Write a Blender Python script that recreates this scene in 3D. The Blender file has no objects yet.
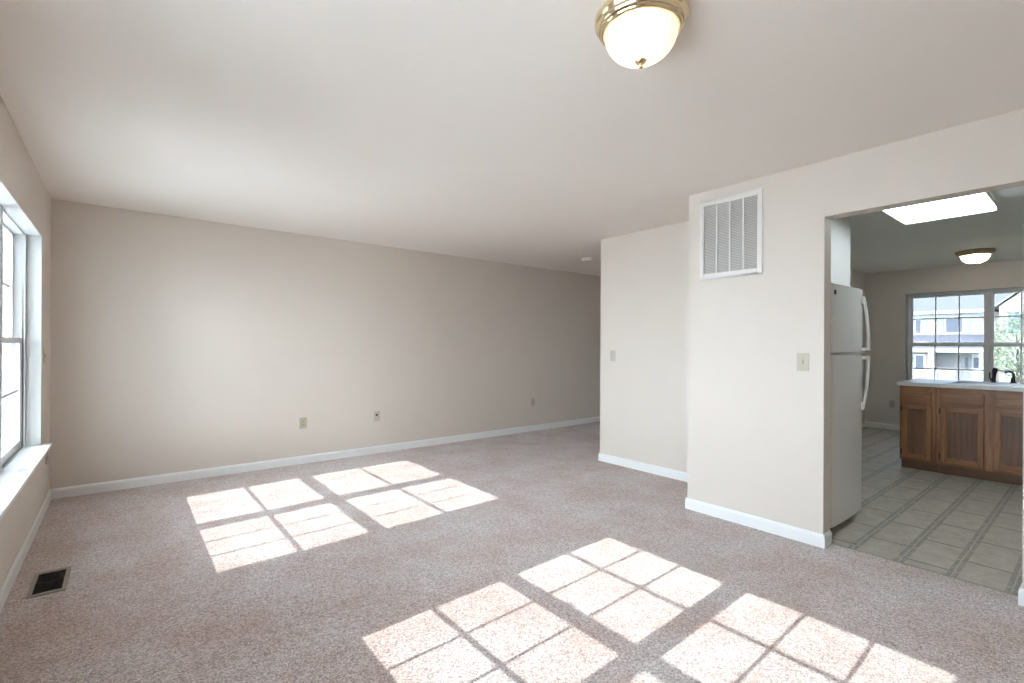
import bpy, bmesh, math, random
from mathutils import Vector, Matrix

random.seed(7)
sc = bpy.context.scene
col = sc.collection

# ------------------------------------------------------------------ camera
cam_data = bpy.data.cameras.new('camera')
cam = bpy.data.objects.new('camera', cam_data)
col.objects.link(cam)
cam_data.sensor_width = 36.0
cam_data.lens = 483.694 / 1024 * 36.0
cam_data.shift_y = 4.25 / 1024
cam_data.clip_start = 0.02
cam_data.clip_end = 400
_r = Vector((0.7782657, -0.6279185, 0.0045594))
_u = Vector((-0.0037692, 0.0025894, 0.9999895))
_f = Vector((0.6279237, 0.7782748, 0.0003515))
m = Matrix((( _r.x, _u.x, -_f.x, 0.0), (_r.y, _u.y, -_f.y, 0.0), (_r.z, _u.z, -_f.z, 1.26266), (0, 0, 0, 1)))
cam.matrix_world = m
sc.camera = cam

# ------------------------------------------------------------------ view, sky, sun
sc.view_settings.view_transform = 'Standard'
sc.view_settings.look = 'None'
sc.view_settings.gamma = 1.0
sc.view_settings.exposure = 0.72
sc.view_settings.use_curve_mapping = False

SKY_STRENGTH = 16.0
SUN_STRENGTH = 5.0
SUN_TAN = 0.658
world = bpy.data.worlds.new('sky')
sc.world = world
world.use_nodes = True
wn = world.node_tree
wn.nodes.clear()
w_out = wn.nodes.new('ShaderNodeOutputWorld')
w_bg = wn.nodes.new('ShaderNodeBackground')
w_mix = wn.nodes.new('ShaderNodeMix')
w_mix.data_type = 'RGBA'
w_tc = wn.nodes.new('ShaderNodeTexCoord')
w_sep = wn.nodes.new('ShaderNodeSeparateXYZ')
w_map = wn.nodes.new('ShaderNodeMapRange')
wn.links.new(w_tc.outputs['Generated'], w_sep.inputs[0])
# a hazy sky, brightest towards the afternoon side (-x, -y)
w_dot = wn.nodes.new('ShaderNodeVectorMath')
w_dot.operation = 'DOT_PRODUCT'
w_dot.inputs[1].default_value = (0.58, 0.81, 0.0)
wn.links.new(w_tc.outputs['Generated'], w_dot.inputs[0])
wn.links.new(w_dot.outputs['Value'], w_map.inputs['Value'])
w_map.inputs['From Min'].default_value = -0.9
w_map.inputs['From Max'].default_value = 0.9
wn.links.new(w_map.outputs['Result'], w_mix.inputs['Factor'])
w_mix.inputs['A'].default_value = (0.80, 0.90, 1.0, 1)
w_mix.inputs['B'].default_value = (0.27, 0.36, 0.50, 1)
wn.links.new(w_mix.outputs['Result'], w_bg.inputs['Color'])
w_bg.inputs['Strength'].default_value = SKY_STRENGTH
wn.links.new(w_bg.outputs[0], w_out.inputs['Surface'])

sun_data = bpy.data.lights.new('sun', 'SUN')
sun_data.energy = SUN_STRENGTH
sun_data.angle = math.radians(0.3)
sun_data.color = (1.0, 0.985, 0.965)
sun = bpy.data.objects.new('sun', sun_data)
col.objects.link(sun)
sun.rotation_euler = Vector((1.0, 0.035, -SUN_TAN)).to_track_quat('-Z', 'Y').to_euler()
sun.location = (-20, 0, 15)

sc.cycles.use_denoising = True
sc.cycles.max_bounces = 14
sc.cycles.diffuse_bounces = 8
sc.cycles.transparent_max_bounces = 24
sc.cycles.sample_clamp_indirect = 6.0

# ------------------------------------------------------------------ room measures (metres)
XL = -0.451            # left wall face
YB = 5.404             # back wall face
XC = 4.121             # hall-side wall face
XV = 3.445             # wall with the return-air grille
XV2 = 3.558            # its kitchen face
YC = 3.550             # end of hall-side wall
YV = 2.078             # left end of grille wall
YO = 1.138             # left side of kitchen opening
YR = 0.272             # right side of kitchen opening
ZO = 2.087             # head of kitchen opening
H = 2.44
XW = 9.247             # far dining wall face
YK = 2.475             # dining side wall
YS = -0.80             # wall behind the camera
XH = 7.4               # end of hall


# ------------------------------------------------------------------ mesh helpers
class MB:
    """collects simple shapes; build() links them as ONE mesh object"""
    def __init__(self):
        self.v, self.f = [], []

    def add(self, verts, faces):
        o = len(self.v)
        self.v += [tuple(p) for p in verts]
        self.f += [tuple(i + o for i in fc) for fc in faces]
        return self

    def box(self, x0, x1, y0, y1, z0, z1):
        if x0 > x1: x0, x1 = x1, x0
        if y0 > y1: y0, y1 = y1, y0
        if z0 > z1: z0, z1 = z1, z0
        vs = [(x0, y0, z0), (x1, y0, z0), (x1, y1, z0), (x0, y1, z0),
              (x0, y0, z1), (x1, y0, z1), (x1, y1, z1), (x0, y1, z1)]
        return self.add(vs, [(0, 3, 2, 1), (4, 5, 6, 7), (0, 1, 5, 4), (1, 2, 6, 5), (2, 3, 7, 6), (3, 0, 4, 7)])

    def prism(self, pts, axis, a, b):
        """a closed outline in the two other axes pulled along axis from a to b"""
        n = len(pts)
        def mk(p, t):
            if axis == 'x': return (t, p[0], p[1])
            if axis == 'y': return (p[0], t, p[1])
            return (p[0], p[1], t)
        vs = [mk(p, a) for p in pts] + [mk(p, b) for p in pts]
        fs = [tuple(range(n)), tuple(range(2 * n - 1, n - 1, -1))]
        fs += [(i, i + n, (i + 1) % n + n, (i + 1) % n) for i in range(n)]
        return self.add(vs, fs)

    def lathe(self, prof, c=(0, 0, 0), n=48, rib=None, axis='z', cap0=True, cap1=True):
        """prof: (radius, height) pairs spun about axis through c; rib(angle, i) scales radius"""
        vs, fs = [], []
        for i, (r, h) in enumerate(prof):
            for k in range(n):
                a = 2 * math.pi * k / n
                rr = r * (rib(a, i) if rib else 1.0)
                p = (rr * math.cos(a), rr * math.sin(a), h)
                if axis == 'x': p = (p[2], p[0], p[1])
                elif axis == 'y': p = (p[1], p[2], p[0])
                vs.append((p[0] + c[0], p[1] + c[1], p[2] + c[2]))
        for i in range(len(prof) - 1):
            for k in range(n):
                k2 = (k + 1) % n
                fs.append((i * n + k, i * n + k2, (i + 1) * n + k2, (i + 1) * n + k))
        if cap0: fs.append(tuple(range(n - 1, -1, -1)))
        if cap1: fs.append(tuple((len(prof) - 1) * n + k for k in range(n)))
        return self.add(vs, fs)

    def tube(self, path, rad, n=10):
        """round bar along a path; rad a number or one per point"""
        P = [Vector(p) for p in path]
        rr = rad if isinstance(rad, (list, tuple)) else [rad] * len(P)
        vs, fs = [], []
        up = None
        for i, p in enumerate(P):
            t = (P[min(i + 1, len(P) - 1)] - P[max(i - 1, 0)]).normalized()
            if up is None:
                up = Vector((0, 0, 1)) if abs(t.z) < 0.9 else Vector((1, 0, 0))
            s = t.cross(up).normalized()
            up = s.cross(t).normalized()
            for k in range(n):
                a = 2 * math.pi * k / n
                vs.append(p + s * math.cos(a) * rr[i] + up * math.sin(a) * rr[i])
        for i in range(len(P) - 1):
            for k in range(n):
                k2 = (k + 1) % n
                fs.append((i * n + k, i * n + k2, (i + 1) * n + k2, (i + 1) * n + k))
        fs.append(tuple(range(n - 1, -1, -1)))
        fs.append(tuple((len(P) - 1) * n + k for k in range(n)))
        return self.add(vs, fs)

    def slab(self, axis, a0, a1, us, vs_, holes):
        """a wall or floor: thickness a0..a1 along axis, rectangle us x vs_ with rectangular holes (u0,u1,v0,v1)"""
        U = sorted(set([us[0], us[1]] + [h[i] for h in holes for i in (0, 1)]))
        V = sorted(set([vs_[0], vs_[1]] + [h[i] for h in holes for i in (2, 3)]))
        U = [u for u in U if us[0] <= u <= us[1]]
        V = [v for v in V if vs_[0] <= v <= vs_[1]]
        def solid(i, j):
            if i < 0 or j < 0 or i >= len(U) - 1 or j >= len(V) - 1: return False
            cu, cv = (U[i] + U[i + 1]) / 2, (V[j] + V[j + 1]) / 2
            return not any(h[0] < cu < h[1] and h[2] < cv < h[3] for h in holes)
        def pt(a, u, v):
            return {'x': (a, u, v), 'y': (u, a, v), 'z': (u, v, a)}[axis]
        for i in range(len(U) - 1):
            for j in range(len(V) - 1):
                if not solid(i, j): continue
                u0, u1, v0, v1 = U[i], U[i + 1], V[j], V[j + 1]
                for a in (a0, a1):
                    self.add([pt(a, u0, v0), pt(a, u1, v0), pt(a, u1, v1), pt(a, u0, v1)], [(0, 1, 2, 3)])
                for di, dj, e in ((-1, 0, ((u0, v0), (u0, v1))), (1, 0, ((u1, v0), (u1, v1))),
                                  (0, -1, ((u0, v0), (u1, v0))), (0, 1, ((u0, v1), (u1, v1)))):
                    if not solid(i + di, j + dj):
                        (p, q), (r, s) = e
                        self.add([pt(a0, p, q), pt(a0, r, s), pt(a1, r, s), pt(a1, p, q)], [(0, 1, 2, 3)])
        return self

    def build(self, name, mat, parent=None, bevel=0.0, smooth=False, local=False, weld=True):
        me = bpy.data.meshes.new(name)
        off = Vector((0, 0, 0))
        if parent is not None and not local:
            p = parent
            while p is not None:
                off += p.location
                p = p.parent
        me.from_pydata([Vector(v) - off for v in self.v], [], self.f)
        bm = bmesh.new()
        bm.from_mesh(me)
        if weld: bmesh.ops.remove_doubles(bm, verts=bm.verts, dist=1e-5)
        bmesh.ops.recalc_face_normals(bm, faces=bm.faces)
        bm.to_mesh(me)
        bm.free()
        if smooth:
            for pl in me.polygons: pl.use_smooth = True
        o = bpy.data.objects.new(name, me)
        col.objects.link(o)
        me.materials.append(mat)
        if parent is not None: o.parent = parent
        if bevel > 0:
            b = o.modifiers.new('bevel', 'BEVEL')
            b.width = bevel
            b.segments = 2
            b.limit_method = 'ANGLE'
            b.angle_limit = math.radians(40)
        return o


def B(*a): return MB().box(*a)


def thing(name, loc, label=None, cat=None, group=None, rz=0.0, kind=None):
    o = bpy.data.objects.new(name, None)
    o.empty_display_size = 0.05
    col.objects.link(o)
    o.location = loc
    o.rotation_euler = (0, 0, rz)
    return tag(o, label, cat, group, kind)


def tag(o, label=None, cat=None, group=None, kind=None):
    if label: o['label'] = label
    if cat: o['category'] = cat
    if group: o['group'] = group
    if kind: o['kind'] = kind
    return o


# ------------------------------------------------------------------ materials
def new_mat(name):
    mt = bpy.data.materials.new(name)
    mt.use_nodes = True
    nt = mt.node_tree
    bs = nt.nodes['Principled BSDF']
    return mt, nt, bs


def node(nt, kind, **kw):
    n = nt.nodes.new(kind)
    for k, v in kw.items(): setattr(n, k, v)
    return n


def mth(nt, op, a, b=None, clamp=False):
    n = nt.nodes.new('ShaderNodeMath')
    n.operation = op
    n.use_clamp = clamp
    for i, x in enumerate((a, b)):
        if x is None: continue
        if isinstance(x, (int, float)): n.inputs[i].default_value = x
        else: nt.links.new(x, n.inputs[i])
    return n.outputs[0]


def coords(nt, kind='Object'):
    tc = nt.nodes.new('ShaderNodeTexCoord')
    return tc.outputs[kind]


def noise(nt, vec, scale, detail=3.0, rough=0.55):
    n = nt.nodes.new('ShaderNodeTexNoise')
    n.inputs['Scale'].default_value = scale
    n.inputs['Detail'].default_value = detail
    n.inputs['Roughness'].default_value = rough
    nt.links.new(vec, n.inputs['Vector'])
    return n.outputs['Fac']


def mixc(nt, fac, a, b):
    n = nt.nodes.new('ShaderNodeMix')
    n.data_type = 'RGBA'
    for s, x in (('Factor', fac), ('A', a), ('B', b)):
        if isinstance(x, (int, float)): n.inputs[s].default_value = x
        elif isinstance(x, tuple): n.inputs[s].default_value = x + (1.0,)
        else: nt.links.new(x, n.inputs[s])
    return n.outputs['Result']


def ramp(nt, fac, lo, hi):
    n = nt.nodes.new('ShaderNodeMapRange')
    nt.links.new(fac, n.inputs['Value'])
    n.inputs['From Min'].default_value = lo
    n.inputs['From Max'].default_value = hi
    return n.outputs['Result']


def bump(nt, bs, h, strength, dist):
    b = nt.nodes.new('ShaderNodeBump')
    b.inputs['Strength'].default_value = strength
    b.inputs['Distance'].default_value = dist
    nt.links.new(h, b.inputs['Height'])
    nt.links.new(b.outputs[0], bs.inputs['Normal'])


def plain(name, c, rough=0.5, metal=0.0, spec=0.5, vary=0.04, scale=6.0, bmp=0.0, bscale=200.0):
    mt, nt, bs = new_mat(name)
    v = coords(nt)
    f = noise(nt, v, scale)
    d = tuple(max(0.0, x * (1 - vary)) for x in c)
    u = tuple(min(1.0, x * (1 + vary)) for x in c)
    nt.links.new(mixc(nt, ramp(nt, f, 0.3, 0.7), d, u), bs.inputs['Base Color'])
    bs.inputs['Roughness'].default_value = rough
    bs.inputs['Metallic'].default_value = metal
    bs.inputs['Specular IOR Level'].default_value = spec
    if bmp: bump(nt, bs, noise(nt, v, bscale, 2), bmp, 0.002)
    return mt


M = {}
M['wall'] = plain('cream wall paint', (0.66, 0.597, 0.532), 0.55, vary=0.012, scale=1.5, bmp=0.08, bscale=350, spec=0.35)
M['ceiling'] = plain('ceiling paint', (0.83, 0.785, 0.73), 0.85, vary=0.012, scale=1.2, bmp=0.08, bscale=300, spec=0.2)
M['wall_kitchen'] = plain('wall paint with cool light tint', (0.69, 0.665, 0.63), 0.55, vary=0.012, scale=1.5, bmp=0.08, bscale=350, spec=0.35)  # living-room paint made paler and cooler, painting in the kitchen's cool daylight
M['ceiling_kitchen'] = plain('ceiling paint with cool light tint', (0.80, 0.80, 0.785), 0.85, vary=0.012, scale=1.2, bmp=0.08, bscale=300, spec=0.2)  # cool daylight on the kitchen ceiling put into its colour
M['trim'] = plain('white trim paint', (0.80, 0.80, 0.79), 0.35, vary=0.01)
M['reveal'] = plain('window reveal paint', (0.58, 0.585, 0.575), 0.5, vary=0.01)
M['vinyl_white'] = plain('white window vinyl', (0.66, 0.675, 0.68), 0.3, vary=0.01)
M['gasket'] = plain('grey gasket', (0.18, 0.19, 0.2), 0.6)
M['ivory'] = plain('ivory plastic', (0.47, 0.43, 0.32), 0.35, vary=0.02)
M['beige_plate'] = plain('almond plastic', (0.50, 0.46, 0.40), 0.35, vary=0.02)
M['dark_slot'] = plain('dark slot', (0.02, 0.02, 0.02), 0.6)
M['white_metal'] = plain('white enamelled metal', (0.74, 0.715, 0.68), 0.4, vary=0.01)
M['duct_shade'] = plain('grey for the shaded duct', (0.33, 0.32, 0.30), 0.9)
M['brass'] = plain('polished brass', (0.85, 0.72, 0.47), 0.14, metal=1.0, vary=0.03)
M['old_brass'] = plain('aged brass', (0.50, 0.40, 0.26), 0.3, metal=1.0, vary=0.08)
M['chrome'] = plain('chrome', (0.8, 0.8, 0.8), 0.2, metal=1.0, vary=0.02)
M['dark_chrome'] = plain('chrome painted dark as backlit', (0.03, 0.03, 0.032), 0.25, metal=0.3)  # backlit darkness of the chrome faucet put into the colour
M['steel'] = plain('stainless steel', (0.42, 0.43, 0.44), 0.3, metal=1.0, vary=0.05)
M['fridge'] = plain('white fridge enamel', (0.76, 0.75, 0.72), 0.28, vary=0.012, bmp=0.06, bscale=260)
M['rubber'] = plain('dark rubber', (0.03, 0.03, 0.03), 0.8)
M['register'] = plain('bronze register metal', (0.30, 0.275, 0.225), 0.45, metal=0.2, vary=0.1)
M['register_fin'] = plain('register fin', (0.06, 0.05, 0.045), 0.5, metal=0.3)
M['laminate'] = plain('pale laminate worktop', (0.62, 0.60, 0.57), 0.3, vary=0.05, scale=40)
M['hinge'] = plain('dark hinge', (0.05, 0.035, 0.02), 0.4, metal=0.7)
M['toe'] = plain('dark toe kick', (0.17, 0.088, 0.045), 0.6)


def carpet_mat():
    mt, nt, bs = new_mat('pinkish beige cut pile carpet')
    v = coords(nt)
    def cells(scale):
        n = nt.nodes.new('ShaderNodeTexVoronoi')
        n.inputs['Scale'].default_value = scale
        nt.links.new(v, n.inputs['Vector'])
        sp = nt.nodes.new('ShaderNodeSeparateColor')
        nt.links.new(n.outputs['Color'], sp.inputs[0])
        return sp.outputs[0], n.outputs['Distance']
    tuft, dist = cells(250)
    tuft2, _ = cells(115)
    big = noise(nt, v, 2.3, 5, 0.65)
    patch = noise(nt, v, 0.9, 3, 0.55)
    f = mth(nt, 'ADD', mth(nt, 'MULTIPLY', tuft, 0.62), mth(nt, 'MULTIPLY', tuft2, 0.38))
    c1 = mixc(nt, ramp(nt, f, 0.12, 0.88), (0.25, 0.20, 0.187), (0.80, 0.72, 0.695))
    pink = mixc(nt, ramp(nt, f, 0.12, 0.88), (0.22, 0.135, 0.108), (0.67, 0.52, 0.465))
    c2 = mixc(nt, mth(nt, 'MULTIPLY', ramp(nt, big, 0.38, 0.64), 0.95), c1, pink)
    c3 = mixc(nt, mth(nt, 'MULTIPLY', ramp(nt, patch, 0.42, 0.66), 0.22), c2, (0.43, 0.36, 0.29))
    nt.links.new(c3, bs.inputs['Base Color'])
    bs.inputs['Roughness'].default_value = 0.95
    bs.inputs['Specular IOR Level'].default_value = 0.15
    bs.inputs['Sheen Weight'].default_value = 0.3
    bs.inputs['Sheen Roughness'].default_value = 0.5
    bump(nt, bs, dist, 0.6, 0.004)
    return mt


def vinyl_floor_mat():
    """strips of two slate bands running along x every 0.2335 m, tiles between them broken by staggered joints"""
    mt, nt, bs = new_mat('patterned kitchen vinyl')
    v = coords(nt)
    sp = nt.nodes.new('ShaderNodeSeparateXYZ')
    nt.links.new(v, sp.inputs[0])
    X, Y = sp.outputs[0], sp.outputs[1]
    P = 0.2335
    yy = mth(nt, 'DIVIDE', mth(nt, 'SUBTRACT', Y, 0.322 - P / 2 - 20 * P), P)
    row = mth(nt, 'FLOOR', yy)
    fy = mth(nt, 'MULTIPLY', mth(nt, 'SUBTRACT', mth(nt, 'FRACT', yy), 0.5), P)      # distance from strip centre
    ay = mth(nt, 'ABSOLUTE', fy)
    band = mth(nt, 'MULTIPLY', mth(nt, 'LESS_THAN', ay, 0.024), mth(nt, 'GREATER_THAN', ay, 0.004))
    # tile rows lie between the strips: index of the row and its stagger
    yy2 = mth(nt, 'ADD', yy, 0.5)
    trow = mth(nt, 'FLOOR', yy2)
    odd = mth(nt, 'MODULO', trow, 2.0)
    L = 0.463
    xx = mth(nt, 'DIVIDE', mth(nt, 'ADD', mth(nt, 'SUBTRACT', X, 3.672 - 20 * L), mth(nt, 'MULTIPLY', odd, L / 2)), L)
    fx = mth(nt, 'MULTIPLY', mth(nt, 'ABSOLUTE', mth(nt, 'SUBTRACT', mth(nt, 'FRACT', xx), 0.5)), L)
    joint = mth(nt, 'GREATER_THAN', fx, L / 2 - 0.008)
    half = mth(nt, 'LESS_THAN', fx, 0.004)
    # dashes inside the bands
    xd = mth(nt, 'FRACT', mth(nt, 'DIVIDE', mth(nt, 'ADD', X, 10.0), L / 2))
    dash = mth(nt, 'GREATER_THAN', xd, 0.07)
    n1 = noise(nt, v, 9, 4, 0.6)
    n2 = noise(nt, v, 45, 3, 0.6)
    mp = nt.nodes.new('ShaderNodeMapping')
    mp.inputs['Scale'].default_value = (14, 45, 1)
    nt.links.new(v, mp.inputs['Vector'])
    n3 = noise(nt, mp.outputs[0], 1.0, 3, 0.6)
    tile = mixc(nt, ramp(nt, n1, 0.3, 0.7), (0.37, 0.335, 0.28), (0.52, 0.48, 0.41))
    tile = mixc(nt, mth(nt, 'MULTIPLY', ramp(nt, n3, 0.45, 0.75), 0.4), tile, (0.32, 0.30, 0.25))
    bandc = mixc(nt, ramp(nt, n2, 0.35, 0.65), (0.15, 0.15, 0.13), (0.33, 0.32, 0.28))
    c = mixc(nt, mth(nt, 'MULTIPLY', half, 0.5), tile, (0.56, 0.53, 0.46))
    c = mixc(nt, mth(nt, 'MULTIPLY', joint, 0.85), c, (0.14, 0.12, 0.095))
    c = mixc(nt, mth(nt, 'MULTIPLY', mth(nt, 'MULTIPLY', band, dash), 0.85), c, bandc)
    nt.links.new(c, bs.inputs['Base Color'])
    bs.inputs['Roughness'].default_value = 0.38
    bump(nt, bs, n2, 0.15, 0.002)
    return mt


def wood_mat(name, lo, hi, vertical=True, dark=(0.07, 0.03, 0.012), scale=1.0):
    mt, nt, bs = new_mat(name)
    v = coords(nt)
    mp = nt.nodes.new('ShaderNodeMapping')
    mp.inputs['Scale'].default_value = (30 * scale, 30 * scale, 2.2) if vertical else (30 * scale, 2.2, 30 * scale)
    nt.links.new(v, mp.inputs['Vector'])
    a = noise(nt, mp.outputs[0], 1.0, 5, 0.6)
    mp2 = nt.nodes.new('ShaderNodeMapping')
    mp2.inputs['Scale'].default_value = (160, 160, 5) if vertical else (160, 5, 160)
    nt.links.new(v, mp2.inputs['Vector'])
    b = noise(nt, mp2.outputs[0], 1.0, 3, 0.6)
    c = mixc(nt, ramp(nt, a, 0.32, 0.68), lo, hi)
    c = mixc(nt, mth(nt, 'MULTIPLY', ramp(nt, b, 0.52, 0.72), 0.6), c, dark)
    nt.links.new(c, bs.inputs['Base Color'])
    bs.inputs['Roughness'].default_value = 0.38
    bump(nt, bs, b, 0.12, 0.001)
    return mt


def glass_mat(name, tint, gloss=0.06):
    mt, nt, bs = new_mat(name)
    nt.nodes.remove(bs)
    out = nt.nodes['Material Output']
    tr = nt.nodes.new('ShaderNodeBsdfTransparent')
    tr.inputs['Color'].default_value = tint + (1,)
    gl = nt.nodes.new('ShaderNodeBsdfGlossy')
    gl.inputs['Roughness'].default_value = 0.02
    lw = nt.nodes.new('ShaderNodeFresnel')
    lw.inputs['IOR'].default_value = 1.45
    mx = nt.nodes.new('ShaderNodeMixShader')
    nt.links.new(mth(nt, 'MULTIPLY', lw.outputs[0], 0.8), mx.inputs[0])
    nt.links.new(tr.outputs[0], mx.inputs[1])
    nt.links.new(gl.outputs[0], mx.inputs[2])
    nt.links.new(mx.outputs[0], out.inputs['Surface'])
    return mt


def emit_mat(name, c, s):
    mt, nt, bs = new_mat(name)
    bs.inputs['Base Color'].default_value = c + (1,)
    bs.inputs['Emission Color'].default_value = c + (1,)
    bs.inputs['Emission Strength'].default_value = s
    bs.inputs['Roughness'].default_value = 0.4
    return mt


def shade_mat(name, c, clear):
    """lit ribbed glass: lets part of the bulb's light straight through and scatters the rest"""
    mt, nt, bs = new_mat(name)
    nt.nodes.remove(bs)
    out = nt.nodes['Material Output']
    tl = nt.nodes.new('ShaderNodeBsdfTranslucent')
    tl.inputs['Color'].default_value = c + (1,)
    df = nt.nodes.new('ShaderNodeBsdfDiffuse')
    df.inputs['Color'].default_value = c + (1,)
    tr = nt.nodes.new('ShaderNodeBsdfTransparent')
    gl = nt.nodes.new('ShaderNodeBsdfGlossy')
    gl.inputs['Roughness'].default_value = 0.12
    m0 = nt.nodes.new('ShaderNodeMixShader'); m0.inputs[0].default_value = 0.3
    nt.links.new(tl.outputs[0], m0.inputs[1]); nt.links.new(df.outputs[0], m0.inputs[2])
    m1 = nt.nodes.new('ShaderNodeMixShader'); m1.inputs[0].default_value = clear
    nt.links.new(m0.outputs[0], m1.inputs[1]); nt.links.new(tr.outputs[0], m1.inputs[2])
    m2 = nt.nodes.new('ShaderNodeMixShader'); m2.inputs[0].default_value = 0.06
    nt.links.new(m1.outputs[0], m2.inputs[1]); nt.links.new(gl.outputs[0], m2.inputs[2])
    nt.links.new(m2.outputs[0], out.inputs['Surface'])
    return mt


def siding_mat(name, c, pitch=0.11):
    mt, nt, bs = new_mat(name)
    v = coords(nt)
    sp = nt.nodes.new('ShaderNodeSeparateXYZ')
    nt.links.new(v, sp.inputs[0])
    fr = mth(nt, 'FRACT', mth(nt, 'DIVIDE', mth(nt, 'ADD', sp.outputs[2], 20.0), pitch))
    line = mth(nt, 'LESS_THAN', fr, 0.12)
    nt.links.new(mixc(nt, mth(nt, 'MULTIPLY', line, 0.5), c, tuple(x * 0.55 for x in c)), bs.inputs['Base Color'])
    bs.inputs['Roughness'].default_value = 0.6
    bump(nt, bs, fr, 0.4, 0.02)
    return mt


def brick_mat(name):
    mt, nt, bs = new_mat(name)
    v = coords(nt)
    sp = nt.nodes.new('ShaderNodeSeparateXYZ')
    nt.links.new(v, sp.inputs[0])
    cb = nt.nodes.new('ShaderNodeCombineXYZ')
    nt.links.new(sp.outputs[1], cb.inputs[0])
    nt.links.new(sp.outputs[2], cb.inputs[1])
    br = nt.nodes.new('ShaderNodeTexBrick')
    br.inputs['Scale'].default_value = 1.0
    br.inputs['Brick Width'].default_value = 0.22
    br.inputs['Row Height'].default_value = 0.075
    br.inputs['Mortar Size'].default_value = 0.01
    br.inputs['Color1'].default_value = (0.40, 0.24, 0.19, 1)
    br.inputs['Color2'].default_value = (0.47, 0.30, 0.24, 1)
    br.inputs['Mortar'].default_value = (0.5, 0.46, 0.42, 1)
    nt.links.new(cb.outputs[0], br.inputs['Vector'])
    nt.links.new(br.outputs[0], bs.inputs['Base Color'])
    bs.inputs['Roughness'].default_value = 0.85
    return mt


M['carpet'] = carpet_mat()
M['vinyl_floor'] = vinyl_floor_mat()
OAK_LO, OAK_HI = (0.185, 0.072, 0.027), (0.36, 0.165, 0.066)
M['oak'] = wood_mat('stained oak upright grain', OAK_LO, OAK_HI)
M['oak_cross'] = wood_mat('stained oak level grain', OAK_LO, OAK_HI, vertical=False)
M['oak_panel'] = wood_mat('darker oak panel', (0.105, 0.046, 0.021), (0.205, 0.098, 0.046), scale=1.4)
M['glass'] = glass_mat('clear window glass', (0.95, 0.97, 0.97))
M['glass_dimmed'] = glass_mat('window glass tinted to dim the view', (0.49, 0.51, 0.53))  # dark tint added to dim the outside view; no insect screen here
M['bulb'] = emit_mat('lit bulb', (1.0, 0.90, 0.77), 8.0)
M['bulb_soft'] = emit_mat('lit dining bulb', (1.0, 0.88, 0.74), 300.0)
M['shade'] = shade_mat('ribbed glass shade', (0.95, 0.92, 0.86), 0.25)
M['diffuser'] = emit_mat('lit acrylic diffuser', (0.80, 0.93, 1.0), 4.2)
M['siding'] = siding_mat('cream vinyl siding', (0.44, 0.385, 0.33))
M['siding_grey'] = siding_mat('pale grey vinyl siding', (0.42, 0.41, 0.41))
M['brick'] = brick_mat('pale red brick')
M['roof'] = siding_mat('grey roof shingles', (0.17, 0.165, 0.185), 0.14)
M['out_white'] = plain('white exterior trim', (0.75, 0.75, 0.74), 0.5)
M['shutter'] = plain('grey blue shutter', (0.36, 0.38, 0.41), 0.6)
M['out_glass'] = plain('dark house window glass', (0.12, 0.13, 0.16), 0.1)
M['lawn'] = plain('pale paving added for bounce', (0.62, 0.60, 0.57), 0.9, vary=0.08, scale=0.8)  # pale ground added west of the house to bounce light onto the ceiling
M['grass'] = plain('mown lawn', (0.10, 0.13, 0.055), 0.95, vary=0.25, scale=2.0)
M['leaf'] = plain('grey green leaves', (0.30, 0.36, 0.22), 0.6, vary=0.3, scale=3.0)
M['bark'] = plain('grey bark', (0.13, 0.10, 0.08), 0.9, vary=0.2, scale=8)

# ------------------------------------------------------------------ window openings
# left wall windows (y0, y1, z0, z1 of the wall opening)
W1 = dict(y0=2.965, y1=4.842, z0=0.525, z1=2.040)
W2 = dict(y0=0.160, y1=2.055, z0=0.784, z1=2.120)
W3 = dict(y0=0.165, y1=1.966, z0=0.560, z1=2.075)
XO = XL - 0.20         # outer face of left wall

# floor register hole
RG = (-0.350, -0.232, 3.385, 3.672)

# ------------------------------------------------------------------ structure
def struct(o): o['kind'] = 'structure'; return o

fl = MB().slab('z', -0.12, 0.0, (XO, XV2), (YS - 0.15, YV), [])
f2 = MB()
f2.slab('z', -0.12, 0.0, (XO, XH + 0.15), (YV, YB + 0.15), [RG])
f2.v += [] ; fl.add(f2.v, f2.f)
struct(fl.build('floor', M['carpet']))
struct(MB().box(XV2, XW + 0.2, YS - 0.15, YV, -0.12, -0.002).box(XC + 0.001, XW + 0.2, YV, YK + 0.1, -0.12, -0.0025).build('floor_kitchen', M['vinyl_floor']))
struct(B(XV2 - 0.008, XV2 + 0.006, YR, YO, -0.001, 0.004).build('trim_threshold', M['register'], bevel=0.001))
struct(MB().box(XO, XV2, YS - 0.15, YV, H, H + 0.25).box(XO, XH + 0.15, YK + 0.1, YB + 0.15, H, H + 0.25).box(XO, XC + 0.115, YV, YK + 0.1, H, H + 0.25).build('ceiling', M['ceiling']))
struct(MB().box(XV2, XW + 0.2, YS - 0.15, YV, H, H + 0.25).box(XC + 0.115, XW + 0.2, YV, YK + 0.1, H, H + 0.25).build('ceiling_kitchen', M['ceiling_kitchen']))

struct(MB().slab('x', XO, XL, (YS - 0.15, YB + 0.15), (-0.1, H), [(W1['y0'], W1['y1'], W1['z0'], W1['z1']), (W2['y0'], W2['y1'], W2['z0'], W2['z1'])]).build('wall_left', M['wall']))
struct(B(XL, XH + 0.15, YB, YB + 0.15, -0.1, H).build('wall_back', M['wall']))
struct(B(XH, XH + 0.15, YC - 0.2, YB, -0.1, H).build('wall_hall_end', M['wall']))
struct(B(XL, XW, YS - 0.15, YS, -0.1, H).build('wall_front', M['wall']))
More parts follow.
